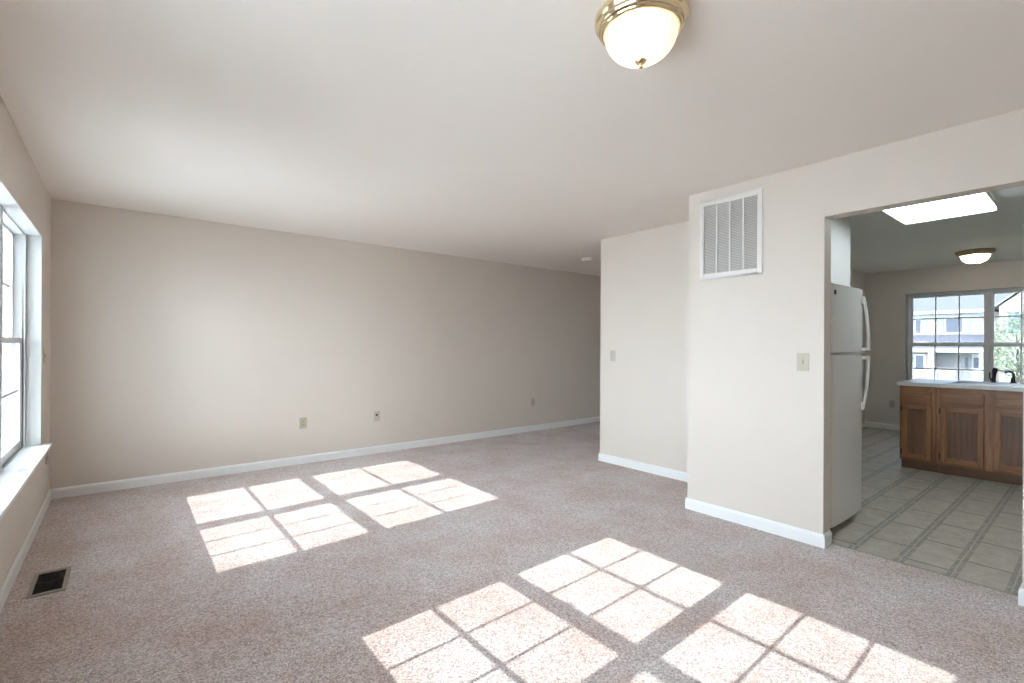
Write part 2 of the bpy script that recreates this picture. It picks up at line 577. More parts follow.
# block between hall and kitchen
hall = MB()
hall.box(XC, XC + 0.115, YV - 0.115, YC, -0.1, H)
hall.box(XC + 0.115, XH, YC - 0.115, YC, -0.1, H)
struct(hall.build('wall_hall', M['wall']))
struct(B(XV, XC, YV - 0.115, YV, -0.1, H).build('wall_jog', M['wall']))
gw = MB().slab('x', XV, XV2, (YS, YV - 0.115), (-0.1, H), [(YR, YO, -0.2, ZO)])
struct(gw.build('wall_right', M['wall']))
kn = MB()
kn.box(XC + 0.115, 4.36, 1.95, YV, -0.1, H)
kn.box(4.36, 4.46, 1.95, YK, -0.1, H)
kn.box(4.36, XW, YK, YK + 0.1, -0.1, H)
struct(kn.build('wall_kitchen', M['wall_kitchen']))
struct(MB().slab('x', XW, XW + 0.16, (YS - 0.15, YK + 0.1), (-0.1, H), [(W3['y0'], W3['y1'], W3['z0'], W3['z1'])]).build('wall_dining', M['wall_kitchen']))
# bulkhead above the fridge
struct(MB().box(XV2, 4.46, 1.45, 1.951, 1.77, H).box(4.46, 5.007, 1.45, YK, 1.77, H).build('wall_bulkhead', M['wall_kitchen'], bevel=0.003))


def baseboard(name, runs):
    """runs: (axis, fixed face, out sign, a, b)"""
    o = MB()
    for ax, face, s, a, b in runs:
        prof = [(face, 0.0), (face + s * 0.013, 0.0), (face + s * 0.013, 0.066), (face + s * 0.008, 0.078), (face + s * 0.004, 0.084), (face, 0.084)]
        o.prism(prof, 'y' if ax == 'x' else 'x', a, b) if ax == 'x' else o.prism(prof, 'x', a, b)
    return struct(o.build(name, M['trim'], weld=False))


baseboard('baseboard_left', [('x', XL, 1, YS, YB)])
baseboard('baseboard_back', [('y', YB, -1, XL, XH)])
baseboard('baseboard_hall', [('x', XC, -1, YV, YC + 0.012), ('y', YC, 1, XC - 0.012, XH)])
baseboard('baseboard_jog', [('y', YV, 1, XV - 0.012, XC)])
baseboard('baseboard_right', [('x', XV, -1, YO - 0.012, YV + 0.012), ('y', YO, -1, XV - 0.012, XV2)])
baseboard('baseboard_opening', [('x', XV, -1, YS, YR + 0.012), ('y', YR, 1, XV - 0.012, XV2)])
baseboard('baseboard_front', [('y', YS, 1, XL, XV)])
baseboard('baseboard_dining', [('x', XW, -1, YS, YK), ('y', YK, -1, 4.46, XW)])


# ------------------------------------------------------------------ windows
def ring(mb, x0, x1, y0, y1, z0, z1, s, top=None, bot=None):
    """rectangular frame in the y-z plane: stiles s wide, rails top/bot high"""
    top = s if top is None else top
    bot = s if bot is None else bot
    mb.box(x0, x1, y0, y0 + s, z0, z1)
    mb.box(x0, x1, y1 - s, y1, z0, z1)
    mb.box(x0, x1, y0 + s, y1 - s, z1 - top, z1)
    mb.box(x0, x1, y0 + s, y1 - s, z0, z0 + bot)
    return mb


def twin_window(name, W, sgn, xin, units, low, up, lowbar, upbar, dim_glass, sillx, lock=True):
    """a pair of double-hung units. sgn: +1 when the room lies at +x of the glass. xin: room face of the frame.
    units: glass (y0, y1) of each; low/up: glass (z0, z1) of the lower and upper sash"""
    y0, y1, z0, z1 = W['y0'], W['y1'], W['z0'], W['z1']
    X = lambda d: xin - sgn * d                       # d = depth away from the room
    root = thing(name, ((xin), (y0 + y1) / 2, z0), kind='structure')
    fr = MB()
    ya, yb = units[0][0] - 0.038, units[1][1] + 0.038
    ring(fr, X(0.0), X(0.10), y0, y1, z0, z1, 0.012)
    for a, b in ((y0, ya), (yb, y1), (units[0][1] + 0.034, units[1][0] - 0.034)):
        if b - a > 0.005: fr.box(X(0), X(0.10), a, b, z0, z1)
    zt, zb = up[1] + 0.032, low[0] - 0.05
    fr.box(X(0), X(0.10), y0, y1, zt, z1)
    fr.box(X(0), X(0.10), y0, y1, z0, zb)
    # inner stop beads, a step behind the face
    for (a, b) in units:
        ring(fr, X(-0.006), X(0.012), a - 0.052, b + 0.052, zb - 0.014, zt + 0.016, 0.014)
    fr.build('window_frame', M['vinyl_white'], root, bevel=0.0025)
    for (a, b) in units:
        lo = MB()
        ring(lo, X(0.014), X(0.044), a - 0.036, b + 0.036, zb, low[1] + 0.031, 0.036, top=0.031, bot=low[0] - zb)
        so = lo.build('lower_sash', M['vinyl_white'], root, bevel=0.002)
        us = MB()
        ring(us, X(0.054), X(0.084), a - 0.036, b + 0.036, up[0] - 0.035, zt, 0.036, top=zt - up[1], bot=0.035)
        uo = us.build('upper_sash', M['vinyl_white'], root, bevel=0.002)
        for (sash, d, (g0, g1), bar) in ((so, 0.030, low, lowbar), (uo, 0.070, up, upbar)):
            mu = MB()
            w = 0.0085
            xa, xb = X(d - 0.004), X(d + 0.004)
            for k in (1, 2):
                yy = a + (b - a) * k / 3
                mu.box(xa, xb, yy - w * 0.95, yy + w * 0.95, g0, g1)
            mu.box(xa, xb, a, b, bar - w, bar + w)
            mu.build('muntin_grid', M['vinyl_white'], sash)
            B(X(d - 0.0015), X(d + 0.0015), a, b, g0, g1).build('window_pane', M['glass_dimmed'] if dim_glass else M['glass'], sash)
        if lock:
            yc = (a + b) / 2
            lk = MB()
            lk.box(X(0.014), X(0.044), yc - 0.028, yc + 0.028, low[1] + 0.031, low[1] + 0.040)
            lk.box(X(0.018), X(0.034), yc - 0.012, yc + 0.018, low[1] + 0.040, low[1] + 0.052)
            lk.build('sash_lock', M['vinyl_white'], root, bevel=0.002)
    if sillx is not None:
        # white painted reveal lining, thin, and projecting sill
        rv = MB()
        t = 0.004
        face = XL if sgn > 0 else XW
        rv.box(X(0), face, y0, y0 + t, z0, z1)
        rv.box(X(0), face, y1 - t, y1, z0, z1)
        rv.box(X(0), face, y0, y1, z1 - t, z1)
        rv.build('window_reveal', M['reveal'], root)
        sl = MB()
        sl.box(X(0), face, y0, y1, z0 - 0.012, z0 + 0.010)
        sl.box(face, sillx, y0 - 0.058, y1 + 0.060, z0 - 0.012, z0 + 0.010)
        sl.build('window_sill', M['trim'], root, bevel=0.003)
    return root


twin_window('window_1', W1, 1, -0.535, [(3.072, 3.853), (4.000, 4.768)], (0.590, 1.268), (1.300, 2.014), 0.938, 1.655, False, -0.395)
twin_window('window_2', W2, 1, -0.535, [(0.262, 1.066), (1.184, 1.982)], (0.842, 1.452), (1.486, 2.0575), 1.142, 1.793, False, -0.395)
twin_window('window_3', W3, -1, XW + 0.055, [(0.236, 1.016), (1.116, 1.893)], (0.640, 1.284), (1.342, 2.011), 0.954, 1.695, True, XW - 0.03)


# ------------------------------------------------------------------ wall plates
def plate(t, w, h, mat, name='cover_plate'):
    return B(-w / 2, w / 2, -0.006, 0, -h / 2, h / 2).build(name, mat, t, bevel=0.002, local=True)


def outlet(x, y, z, rz, label, mat, cat='outlet', group=None):
    t = thing('electrical_outlet', (x, y, z), label, cat, group, rz)
    plate(t, 0.072, 0.116, mat)
    for s in (-1, 1):
        r = MB()
        n = 14
        pts = []
        for k in range(n):
            a = 2 * math.pi * k / n
            pts.append((0.0165 * math.cos(a), s * 0.0195 + max(-0.0125, min(0.0125, 0.0165 * math.sin(a)))))
        r.prism(pts, 'y', -0.0085, -0.005)
        ro = r.build('socket', mat, t, local=True)
        sl = MB()
        sl.box(-0.0075, -0.0045, -0.0092, -0.008, s * 0.0195 - 0.001, s * 0.0195 + 0.009)
        sl.box(0.0045, 0.0075, -0.0092, -0.008, s * 0.0195 - 0.001, s * 0.0195 + 0.009)
        sl.box(-0.003, 0.003, -0.0092, -0.008, s * 0.0195 - 0.010, s * 0.0195 - 0.005)
        sl.build('socket_slots', M['dark_slot'], ro, local=True)
    MB().lathe([(0.0035, 0.006), (0.0035, 0.008)], n=10, axis='y').build('screw', M['register'], t, local=True).scale = (1, -1, 1)
    return t


def light_switch(x, y, z, rz, label, mat):
    t = thing('light_switch', (x, y, z), label, 'light switch', None, rz)
    plate(t, 0.072, 0.116, mat)
    tg = MB()
    tg.prism([(-0.006, -0.012), (-0.007, 0.012), (-0.016, 0.011), (-0.0145, 0.002)], 'x', -0.005, 0.005)
    tg.build('toggle', mat, t, local=True)
    B(-0.0065, 0.0065, -0.0066, -0.0055, -0.0135, 0.0135).build('toggle_slot', M['register'], t, local=True)
    for s in (-1, 1):
        MB().lathe([(0.003, -0.0075), (0.003, -0.0055)], (0, 0, s * 0.030), n=10, axis='y').build('screw', M['register'], t, local=True)
    return t


outlet(1.505, YB, 0.432, 0, 'ivory duplex outlet low on the back wall, nearest the windowed left wall', M['ivory'])
outlet(4.766, YB, 0.430, 0, 'shaded duplex outlet far along the back wall, beside the hall corner', M['beige_plate'])
outlet(XW, 2.123, 0.394, -math.pi / 2, 'grey looking outlet low on the dining wall left of the oak cabinets', M['beige_plate'])
outlet(XL, 5.152, 0.398, math.pi / 2, 'outlet on the left wall under the tip of the white window sill', M['ivory'])
t = thing('cable_jack', (2.332, YB, 0.434), 'almond wall plate with one black round jack, on the back wall', 'wall jack')
plate(t, 0.072, 0.116, M['beige_plate'])
MB().lathe([(0.013, -0.009), (0.013, -0.005)], (-0.006, 0, 0.014), n=18, axis='y').build('jack', M['dark_slot'], t, local=True)
MB().lathe([(0.005, -0.014), (0.005, -0.008)], (-0.006, 0, 0.014), n=12, axis='y').build('jack_pin', M['dark_slot'], t, local=True)
for s in (-1, 1):
    MB().lathe([(0.003, -0.0075), (0.003, -0.0055)], (0, 0, s * 0.044), n=10, axis='y').build('screw', M['register'], t, local=True)
light_switch(XC, 3.376, 1.162, -math.pi / 2, 'almond light switch on the recessed wall by the hall corner', M['beige_plate'])
light_switch(XV, 1.258, 1.167, -math.pi / 2, 'ivory light switch on the wall just left of the kitchen opening', M['ivory'])
light_switch(XL, 4.969, 1.172, math.pi / 2, 'light switch on the left wall between window and back corner', M['ivory'])

# ------------------------------------------------------------------ return air grille
t = thing('return_air_grille', (XV, 1.745, 1.781), 'large white louvred return air grille high on the wall left of the kitchen', 'vent')
gy0, gy1, gz0, gz1 = 1.514, 1.974, 1.781, 2.354
fr = MB()
ring(fr, XV - 0.014, XV, gy0, gy1, gz0, gz1, 0.032)
ring(fr, XV - 0.005, XV, gy0 - 0.008, gy1 + 0.008, gz0 - 0.008, gz1 + 0.008, 0.012)
fr.build('grille_frame', M['white_metal'], t, bevel=0.003)
B(XV - 0.0025, XV - 0.001, gy0 + 0.03, gy1 - 0.03, gz0 + 0.03, gz1 - 0.03).build('backing', M['duct_shade'], t)  # flat grey sheet painted for the shade in the recess behind the louvers
iy0, iy1 = gy0 + 0.032, gy1 - 0.032
cw = (iy1 - iy0) / 4
for k in range(4):
    a, b = iy0 + k * cw, iy0 + (k + 1) * cw
    sl = MB()
    n = 44
    for i in range(n):
        z = gz0 + 0.034 + (gz1 - gz0 - 0.066) * (i + 0.5) / n
        sl.prism([(XV - 0.0115, z - 0.0050), (XV - 0.0105, z - 0.0055), (XV - 0.003, z + 0.0028), (XV - 0.004, z + 0.0033)], 'y', a, b)
    sl.build('louver_bank', M['white_metal'], t, weld=False)
    if k:
        B(XV - 0.0135, XV - 0.002, a - 0.0055, a + 0.0055, gz0 + 0.02, gz1 - 0.02).build('divider_bar', M['white_metal'], t, bevel=0.001)

# ------------------------------------------------------------------ floor register
t = thing('floor_register', (-0.291, 3.528, 0.0), 'brown metal floor register set in the carpet near the left wall', 'floor vent')
fr = MB()
o0, o1, p0, p1 = -0.366, -0.217, 3.362, 3.694
x0, x1, y0, y1 = RG
for (a, b, c, d) in ((o0, x0 + 0.004, p0, p1), (x1 - 0.004, o1, p0, p1), (x0, x1, p0, y0 + 0.004), (x0, x1, y1 - 0.004, p1)):
    fr.box(a, b, c, d, 0.0, 0.007)
fr.build('register_frame', M['register'], t, bevel=0.002)
bx = MB()
bx.box(x0, x0 + 0.002, y0, y1, -0.10, 0.001); bx.box(x1 - 0.002, x1, y0, y1, -0.10, 0.001)
bx.box(x0, x1, y0, y0 + 0.002, -0.10, 0.001); bx.box(x0, x1, y1 - 0.002, y1, -0.10, 0.001)
bx.box(x0, x1, y0, y1, -0.11, -0.098)
bx.build('register_box', M['register_fin'], t)
for k in range(11):
    xx = x0 + 0.006 + (x1 - x0 - 0.012) * (k + 0.5) / 11
    MB().prism([(xx - 0.001, 0.004), (xx + 0.001, 0.004), (xx + 0.004, -0.012), (xx + 0.002, -0.012)], 'y', y0, y1).build('louver', M['register_fin'], t)
MB().box(x0, x1, (y0 + y1) / 2 - 0.004, (y0 + y1) / 2 + 0.004, -0.01, 0.005).build('cross_bar', M['register_fin'], t)


# ------------------------------------------------------------------ ceiling lights
def dome_light(cx, cy, R, depth, brass, bulbm, label, group=None, neck=1.0):
    t = thing('ceiling_light', (cx, cy, H), label, 'ceiling light', group)
    s = R / 0.165
    pan = [(0.160, 0.0), (0.1645, -0.006), (0.165, -0.018), (0.162, -0.026), (0.156, -0.030), (0.1555, -0.034), (0.153, -0.044), (0.147, -0.050),
           (0.144, -0.051), (0.1425, -0.055), (0.138, -0.060), (0.132, -0.061), (0.129, -0.058)]
    inner = [(0.1285, -0.050), (0.128, -0.012), (0.0, -0.012)]
    MB().lathe([(r * s, h) for r, h in pan] + [(r * s, h) for r, h in inner[:-1]] + [(0.001, -0.012)], (cx, cy, H), 64, cap0=True, cap1=True).build('brass_pan', brass, t, smooth=True)
    rr = 0.128 * s * neck
    prof = []
    for k in range(15):
        a = (math.pi / 2) * k / 14
        prof.append((rr * math.cos(a) ** 0.85 if k < 14 else 0.004, -0.056 - depth * math.sin(a)))
    rib = lambda a, i: 1.0 + (0.012 if i < 13 else 0.0) * math.cos(36 * a)
    MB().lathe(prof, (cx, cy, H), 216, rib, cap0=False).build('glass_shade', M['shade'], t, smooth=True)
    zb = -0.056 - depth
    fin = [(0.001, zb + 0.008), (0.019 * s, zb + 0.006), (0.0215 * s, zb - 0.000), (0.016 * s, zb - 0.007), (0.008 * s, zb - 0.011), (0.006 * s, zb - 0.016),
           (0.0085 * s, zb - 0.020), (0.007 * s, zb - 0.025), (0.001, zb - 0.028)]
    MB().lathe(fin, (cx, cy, H), 20).build('finial', brass, t, smooth=True)
    for q in (-1, 1):
        b = MB()
        prof = [(0.001, 0.0)] + [(0.026 * s * math.sin(math.pi * k / 10), 0.03 * s * (1 - math.cos(math.pi * k / 10))) for k in range(1, 10)] + [(0.001, 0.06 * s)]
        b.lathe(prof, (cx + 0.055 * s * q * 0.8, cy + 0.055 * s * q * 0.6, H - 0.052 - depth * 0.45), 18)
        b.build('bulb', bulbm, t, smooth=True)
    return t


dome_light(1.437, 1.057, 0.163, 0.104, M['brass'], M['bulb'], 'round brass ceiling light with ribbed glass bowl in the carpeted living room')
dome_light(8.05, 1.042, 0.180, 0.095, M['old_brass'], M['bulb_soft'], 'small dark-rimmed glass bowl ceiling light by the dining window', None, 0.92)

# fluorescent box light over the kitchen
t = thing('fluorescent_light', (4.76, 0.86, H), 'long white box fluorescent light on the kitchen ceiling', 'ceiling light')
fx0, fx1, fy0, fy1 = 4.13, 5.36, 0.565, 1.150
B(fx0 + 0.01, fx1 - 0.01, fy0 + 0.02, fy1 - 0.02, H - 0.055, H - 0.0005).build('housing', M['old_brass'], t, bevel=0.003)
df = MB()
pr = [(fy0 + 0.016, H - 0.056), (fy0 + 0.004, H - 0.088), (fy0 + 0.016, H - 0.098), (fy1 - 0.035, H - 0.098), (fy1 - 0.016, H - 0.086), (fy1 - 0.016, H - 0.056)]
df.prism(pr, 'x', fx0 + 0.03, fx1 - 0.03)
df.build('diffuser', M['diffuser'], t, bevel=0.004)
for a, zl in ((fy0, 0.070), (fy1 - 0.014, 0.100)):
    B(fx0 + 0.03, fx1 - 0.03, a, a + 0.014, H - zl, H - 0.03).build('side_shield', M['white_metal'], t, bevel=0.003)  # opaque sides added to shield bulkhead and ceiling from the diffuser
for a in (fx0, fx1 - 0.03):
    B(a, a + 0.03, fy0, fy1, H - 0.102, H - 0.030).build('end_cap', M['white_metal'], t, bevel=0.004)

# smoke detector on the hall ceiling
t = thing('smoke_detector', (4.845, 4.42, H), 'small round white smoke detector on the hall ceiling', 'smoke detector')
MB().lathe([(0.070, 0.0), (0.070, -0.014), (0.064, -0.026), (0.050, -0.034), (0.001, -0.036)], (4.845, 4.42, H), 36).build('cover', M['white_metal'], t, smooth=False)
MB().lathe([(0.034, -0.033), (0.032, -0.039), (0.001, -0.040)], (4.845, 4.42, H), 24).build('sensor_cap', M['beige_plate'], t)

# ------------------------------------------------------------------ refrigerator
FX0, FX1, FY = 3.690, 4.330, 1.165
t = thing('refrigerator', (3.996, 1.52, 0.0), 'white top-freezer refrigerator standing just inside the kitchen opening', 'refrigerator')
B(FX0 + 0.004, FX1 - 0.004, FY + 0.072, 1.88, 0.03, 1.690).build('cabinet_body', M['fridge'], t, bevel=0.006)
def door_outline(y_front, y_back):
    pts = [(FX0, y_back), (FX0, y_front + 0.016), (FX0 + 0.006, y_front + 0.006), (FX0 + 0.02, y_front + 0.002)]
    n = 8
    for k in range(1, n):
        u = k / n
        pts.append((FX0 + 0.02 + (FX1 - FX0 - 0.04) * u, y_front + 0.002 - 0.006 * math.sin(math.pi * u)))
    pts += [(FX1 - 0.02, y_front + 0.002), (FX1 - 0.006, y_front + 0.006), (FX1, y_front + 0.016), (FX1, y_back)]
    return pts
fz = MB().prism(door_outline(FY + 0.004, FY + 0.066), 'z', 1.228, 1.695).build('freezer_door', M['fridge'], t, bevel=0.004)
fd = MB().prism(door_outline(FY + 0.004, FY + 0.066), 'z', 0.052, 1.212).build('refrigerator_door', M['fridge'], t, bevel=0.004)
MB().prism(door_outline(FY + 0.066, FY + 0.074), 'z', 0.060, 1.690).build('door_gasket', M['rubber'], t)
MB().box(FX0 + 0.01, FX1 - 0.01, FY + 0.09, FY + 0.11, 0.0, 0.055).build('kick_grille', M['rubber'], t)
MB().box(FX0 + 0.002, FX1 - 0.002, FY - 0.001, FY + 0.06, 1.2125, 1.2275).build('seam_strip', M['chrome'], t, bevel=0.002)
for xx in (FX0 + 0.05, FX1 - 0.05):
    for yy in (FY + 0.13, 1.83):
        MB().lathe([(0.018, 0.0), (0.018, 0.032)], (xx, yy, 0), 14).build('foot', M['rubber'], t)
B(FX0 + 0.006, FX0 + 0.045, FY + 0.02, FY + 0.10, 1.694, 1.7035).build('top_hinge_cover', M['fridge'], t, bevel=0.003)
MB().lathe([(0.009, 0.032), (0.009, 0.053)], (FX0 + 0.02, FY + 0.035, 0), 12).build('bottom_hinge_pin', M['fridge'], t)
def handle(zs, ys, parent, zend, cap):
    o = MB()
    path = []
    n = len(zs)
    xh = FX1 - 0.030
    o2 = MB()
    for i in range(n - 1):
        za, zb_, ya, yb = zs[i], zs[i + 1], ys[i], ys[i + 1]
        o2.add([(xh - 0.013, ya, za), (xh + 0.013, ya, za), (xh + 0.010, ya + 0.017, za), (xh - 0.010, ya + 0.017, za),
                (xh - 0.013, yb, zb_), (xh + 0.013, yb, zb_), (xh + 0.010, yb + 0.017, zb_), (xh - 0.010, yb + 0.017, zb_)],
               [(0, 1, 5, 4), (1, 2, 6, 5), (2, 3, 7, 6), (3, 0, 4, 7)] + ([(0, 3, 2, 1)] if i == 0 else []) + ([(4, 5, 6, 7)] if i == n - 2 else []))
    o2.box(xh - 0.016, xh + 0.016, ys[-1] + 0.004, FY + 0.012, zend - 0.028, zend + 0.028)
    o2.box(xh - 0.014, xh + 0.014, ys[0] + 0.004, FY + 0.012, cap - 0.012, cap + 0.012)
    return o2.build('door_handle', M['fridge'], parent, bevel=0.003, smooth=False)
def bow(n, z0, z1, y0, y1):
    zs = [z0 + (z1 - z0) * i / n for i in range(n + 1)]
    ys = [y0 + (y1 - y0) * (i / n) ** 2.2 for i in range(n + 1)]
    return zs, ys
zs, ys = bow(12, 1.240, 1.640, FY - 0.045, FY - 0.012)
handle(zs, ys, fz, 1.612, 1.252)
zs, ys = bow(12, 1.200, 0.800, FY - 0.045, FY - 0.012)
handle(zs, ys, fd, 0.828, 1.188)
MB().lathe([(0.016, -0.003), (0.016, 0.002)], (FX0 + 0.045, FY + 0.003, 1.635), 24, axis='y').build('badge', M['dark_slot'], fz)
sw = MB()
for k in range(9):
    a0 = math.pi * (0.25 + 1.25 * k / 9); a1 = math.pi * (0.25 + 1.25 * (k + 1) / 9)
    c = lambda a, r: (FX0 + 0.045 + r * math.cos(a), FY - 0.0008, 1.635 + r * math.sin(a))
    p, q, r_, s_ = c(a0, 0.0075), c(a0, 0.0105), c(a1, 0.0105), c(a1, 0.0075)
    d = lambda w: (w[0], w[1] + 0.0012, w[2])
    sw.add([p, q, r_, s_, d(p), d(q), d(r_), d(s_)], [(0, 1, 2, 3), (7, 6, 5, 4), (0, 4, 5, 1), (1, 5, 6, 2), (2, 6, 7, 3), (3, 7, 4, 0)])
sw.build('badge_swirl', M['chrome'], fz)

# ------------------------------------------------------------------ oak base cabinets (a run facing -x)
KX = 6.370             # cabinet face
KB = 6.985             # cabinet back
ZT = 0.868


def framed_door(parent, y0, y1, z0, z1, hinges=None):
    s = 0.042
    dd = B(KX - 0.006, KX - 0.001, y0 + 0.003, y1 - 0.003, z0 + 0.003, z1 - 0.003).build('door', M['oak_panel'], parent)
    for ya, yb in ((y0, y0 + s), (y1 - s, y1)):
        B(KX - 0.027, KX - 0.001, ya, yb, z0, z1).build('door_stile', M['oak'], dd, bevel=0.003)
    for za, zb_ in ((z1 - s, z1), (z0, z0 + s)):
        B(KX - 0.027, KX - 0.001, y0 + s, y1 - s, za, zb_).build('door_rail', M['oak_cross'], dd, bevel=0.003)
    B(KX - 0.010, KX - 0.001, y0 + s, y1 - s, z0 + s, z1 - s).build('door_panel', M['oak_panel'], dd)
    mo = MB()
    ring(mo, KX - 0.020, KX - 0.008, y0 + s, y1 - s, z0 + s, z1 - s, 0.007)
    mo.build('panel_moulding', M['oak'], dd, bevel=0.002)
    if hinges is not None:
        for zz in (z0 + 0.055, z1 - 0.045):
            MB().box(KX - 0.022, KX - 0.001, hinges, hinges + 0.012, zz - 0.028, zz + 0.028).tube([(KX - 0.022, hinges + 0.001, zz - 0.026), (KX - 0.022, hinges + 0.001, zz + 0.026)], 0.005, 8).build('hinge', M['hinge'], dd)
    return dd


def drawer_front(parent, y0, y1, z0, z1):
    d = B(KX - 0.027, KX - 0.001, y0, y1, z0, z1).build('drawer_front', M['oak_cross'], parent, bevel=0.004)
    B(KX - 0.031, KX - 0.026, y0 + 0.018, y1 - 0.018, z0 + 0.018, z1 - 0.018).build('raised_field', M['oak_cross'], d, bevel=0.004)
    return d


def cabinet(y0, y1, label, fronts):
    t = thing('base_cabinet', ((KX + KB) / 2, (y0 + y1) / 2, 0.0), label, 'kitchen cabinet', 'oak base cabinets under the worktop')
    cb = MB()
    cb.box(KX + 0.02, KB, y0 + 0.001, y0 + 0.016, 0.1, ZT)
    cb.box(KX + 0.02, KB, y1 - 0.016, y1 - 0.001, 0.1, ZT)
    cb.box(KB - 0.012, KB, y0 + 0.016, y1 - 0.016, 0.1, ZT)
    cb.box(KX + 0.02, KB - 0.012, y0 + 0.016, y1 - 0.016, 0.1, 0.115)
    cb.build('carcass', M['oak'], t)
    for q in [(y0 + 0.0005, y0 + 0.038), (y1 - 0.038, y1 - 0.0005)] + fronts.get('stiles', []):
        B(KX, KX + 0.02, q[0], q[1], 0.1, ZT).build('face_stile', M['oak'], t, bevel=0.001)
    for z0, z1 in ((0.1, 0.14), (0.66, 0.72), (0.815, ZT)):
        B(KX + 0.001, KX + 0.02, y0 + 0.038, y1 - 0.038, z0, z1).build('face_rail', M['oak_cross'], t)
    tk = MB()
    tk.box(KX + 0.075, KX + 0.09, y0, y1, 0.0, 0.1)
    tk.box(KX + 0.09, KB, y0, y0 + 0.015, 0.0, 0.1)
    tk.box(KX + 0.09, KB, y1 - 0.015, y1, 0.0, 0.1)
    tk.build('toe_kick', M['toe'], t)
    for (a, b, hg) in fronts['cols']:
        framed_door(t, a, b, 0.130, 0.676, hg)
        drawer_front(t, a, b, 0.706, 0.820)
    return t


cabinet(1.106, 1.397, 'narrow oak base cabinet at the left end of the worktop', dict(cols=[(1.135, 1.372, 1.372)]))
cabinet(0.330, 1.104, 'wide oak sink cabinet with two doors under the faucet', dict(cols=[(0.756, 1.068, 1.068), (0.366, 0.690, 0.354)], stiles=[(0.684, 0.762)]))

# worktop with a sink cut-out
SKX, SKY = (6.46, 6.93), (0.40, 1.03)
wt = MB().slab('z', ZT, ZT + 0.038, (KX - 0.028, 7.20), (0.30, 1.418), [(SKX[0], SKX[1], SKY[0], SKY[1])])
tag(wt.build('worktop', M['laminate'], bevel=0.005), 'pale laminate worktop lying across the oak cabinets', 'worktop')
ZC = ZT + 0.038
# sink
t = thing('kitchen_sink', (6.695, 0.715, ZC), 'stainless steel sink set into the pale worktop', 'sink')
sk = MB()
e = 0.004
for (a, b, c, d) in ((SKX[0] - 0.02, SKX[0] + 0.012, SKY[0] - 0.02, SKY[1] + 0.02), (SKX[1] - 0.012, SKX[1] + 0.02, SKY[0] - 0.02, SKY[1] + 0.02),
                     (SKX[0] + 0.012, SKX[1] - 0.012, SKY[0] - 0.02, SKY[0] + 0.012), (SKX[0] + 0.012, SKX[1] - 0.012, SKY[1] - 0.012, SKY[1] + 0.02)):
    sk.box(a, b, c, d, ZC, ZC + 0.006)
sk.build('sink_rim', M['steel'], t, bevel=0.002)
bw = MB()
g = 0.006
bw.box(SKX[0] + g, SKX[1] - g, SKY[0] + g, SKY[1] - g, ZC - 0.17, ZC - 0.166)
bw.box(SKX[0] + g, SKX[0] + g + 0.004, SKY[0] + g, SKY[1] - g, ZC - 0.166, ZC)
bw.box(SKX[1] - g - 0.004, SKX[1] - g, SKY[0] + g, SKY[1] - g, ZC - 0.166, ZC)
bw.box(SKX[0] + g, SKX[1] - g, SKY[0] + g, SKY[0] + g + 0.004, ZC - 0.166, ZC)
bw.box(SKX[0] + g, SKX[1] - g, SKY[1] - g - 0.004, SKY[1] - g, ZC - 0.166, ZC)
bw.build('sink_bowl', M['steel'], t)
MB().lathe([(0.04, -0.166), (0.04, -0.160), (0.02, -0.160)], (6.69, 0.715, ZC), 20).build('drain', M['chrome'], t)

# faucet: a short hooked spout with a side lever
t = thing('kitchen_faucet', (7.03, 0.625, ZC), 'dark hooked faucet on the worktop behind the sink', 'faucet')
MB().lathe([(0.030, 0.0), (0.030, 0.008), (0.019, 0.014), (0.018, 0.045), (0.014, 0.052)], (7.03, 0.625, ZC), 20).build('faucet_base', M['dark_chrome'], t, smooth=False)
pth = [(7.03, 0.625 + dy, ZC + dz) for dy, dz in ((0.0, 0.045), (-0.004, 0.068), (-0.004, 0.088), (0.004, 0.106), (0.018, 0.117), (0.034, 0.119), (0.050, 0.114), (0.060, 0.104))]
MB().tube(pth, [0.012, 0.0115, 0.011, 0.011, 0.011, 0.011, 0.011, 0.0115], 12).build('spout', M['dark_chrome'], t, smooth=True)
MB().tube([(7.045, 0.625, ZC + 0.035), (7.07, 0.620, ZC + 0.045), (7.09, 0.615, ZC + 0.06)], [0.008, 0.007, 0.006], 10).build('lever', M['dark_chrome'], t, smooth=True)
# side sprayer
t = thing('sink_sprayer', (7.03, 0.764, ZC), 'tall dark sprayer standing on the worktop left of the hooked faucet', 'sink sprayer')
MB().lathe([(0.026, 0.0), (0.026, 0.006), (0.017, 0.012), (0.015, 0.05)], (7.03, 0.764, ZC), 18).build('sprayer_base', M['dark_chrome'], t)
MB().tube([(7.03, 0.764, ZC + 0.03), (7.03, 0.762, ZC + 0.08), (7.028, 0.757, ZC + 0.125), (7.02, 0.750, ZC + 0.15)], [0.015, 0.016, 0.021, 0.019], 14).build('spray_head', M['dark_chrome'], t, smooth=True)
MB().tube([(7.03, 0.782, ZC + 0.02), (7.03, 0.797, ZC + 0.06), (7.03, 0.794, ZC + 0.105)], [0.007, 0.006, 0.006], 10).build('trigger', M['dark_chrome'], t, smooth=True)
# dark soap bottle at the right end
t = thing('soap_dispenser', (7.03, 0.535, ZC), 'short dark soap dispenser on the worktop at the photo right edge', 'soap dispenser')
MB().lathe([(0.026, 0.0), (0.026, 0.050), (0.022, 0.060), (0.010, 0.064)], (7.03, 0.535, ZC), 18).build('bottle', M['dark_chrome'], t)
MB().tube([(7.03, 0.535, ZC + 0.06), (7.03, 0.535, ZC + 0.082), (7.01, 0.535, ZC + 0.085)], 0.006, 8).build('pump', M['dark_chrome'], t)

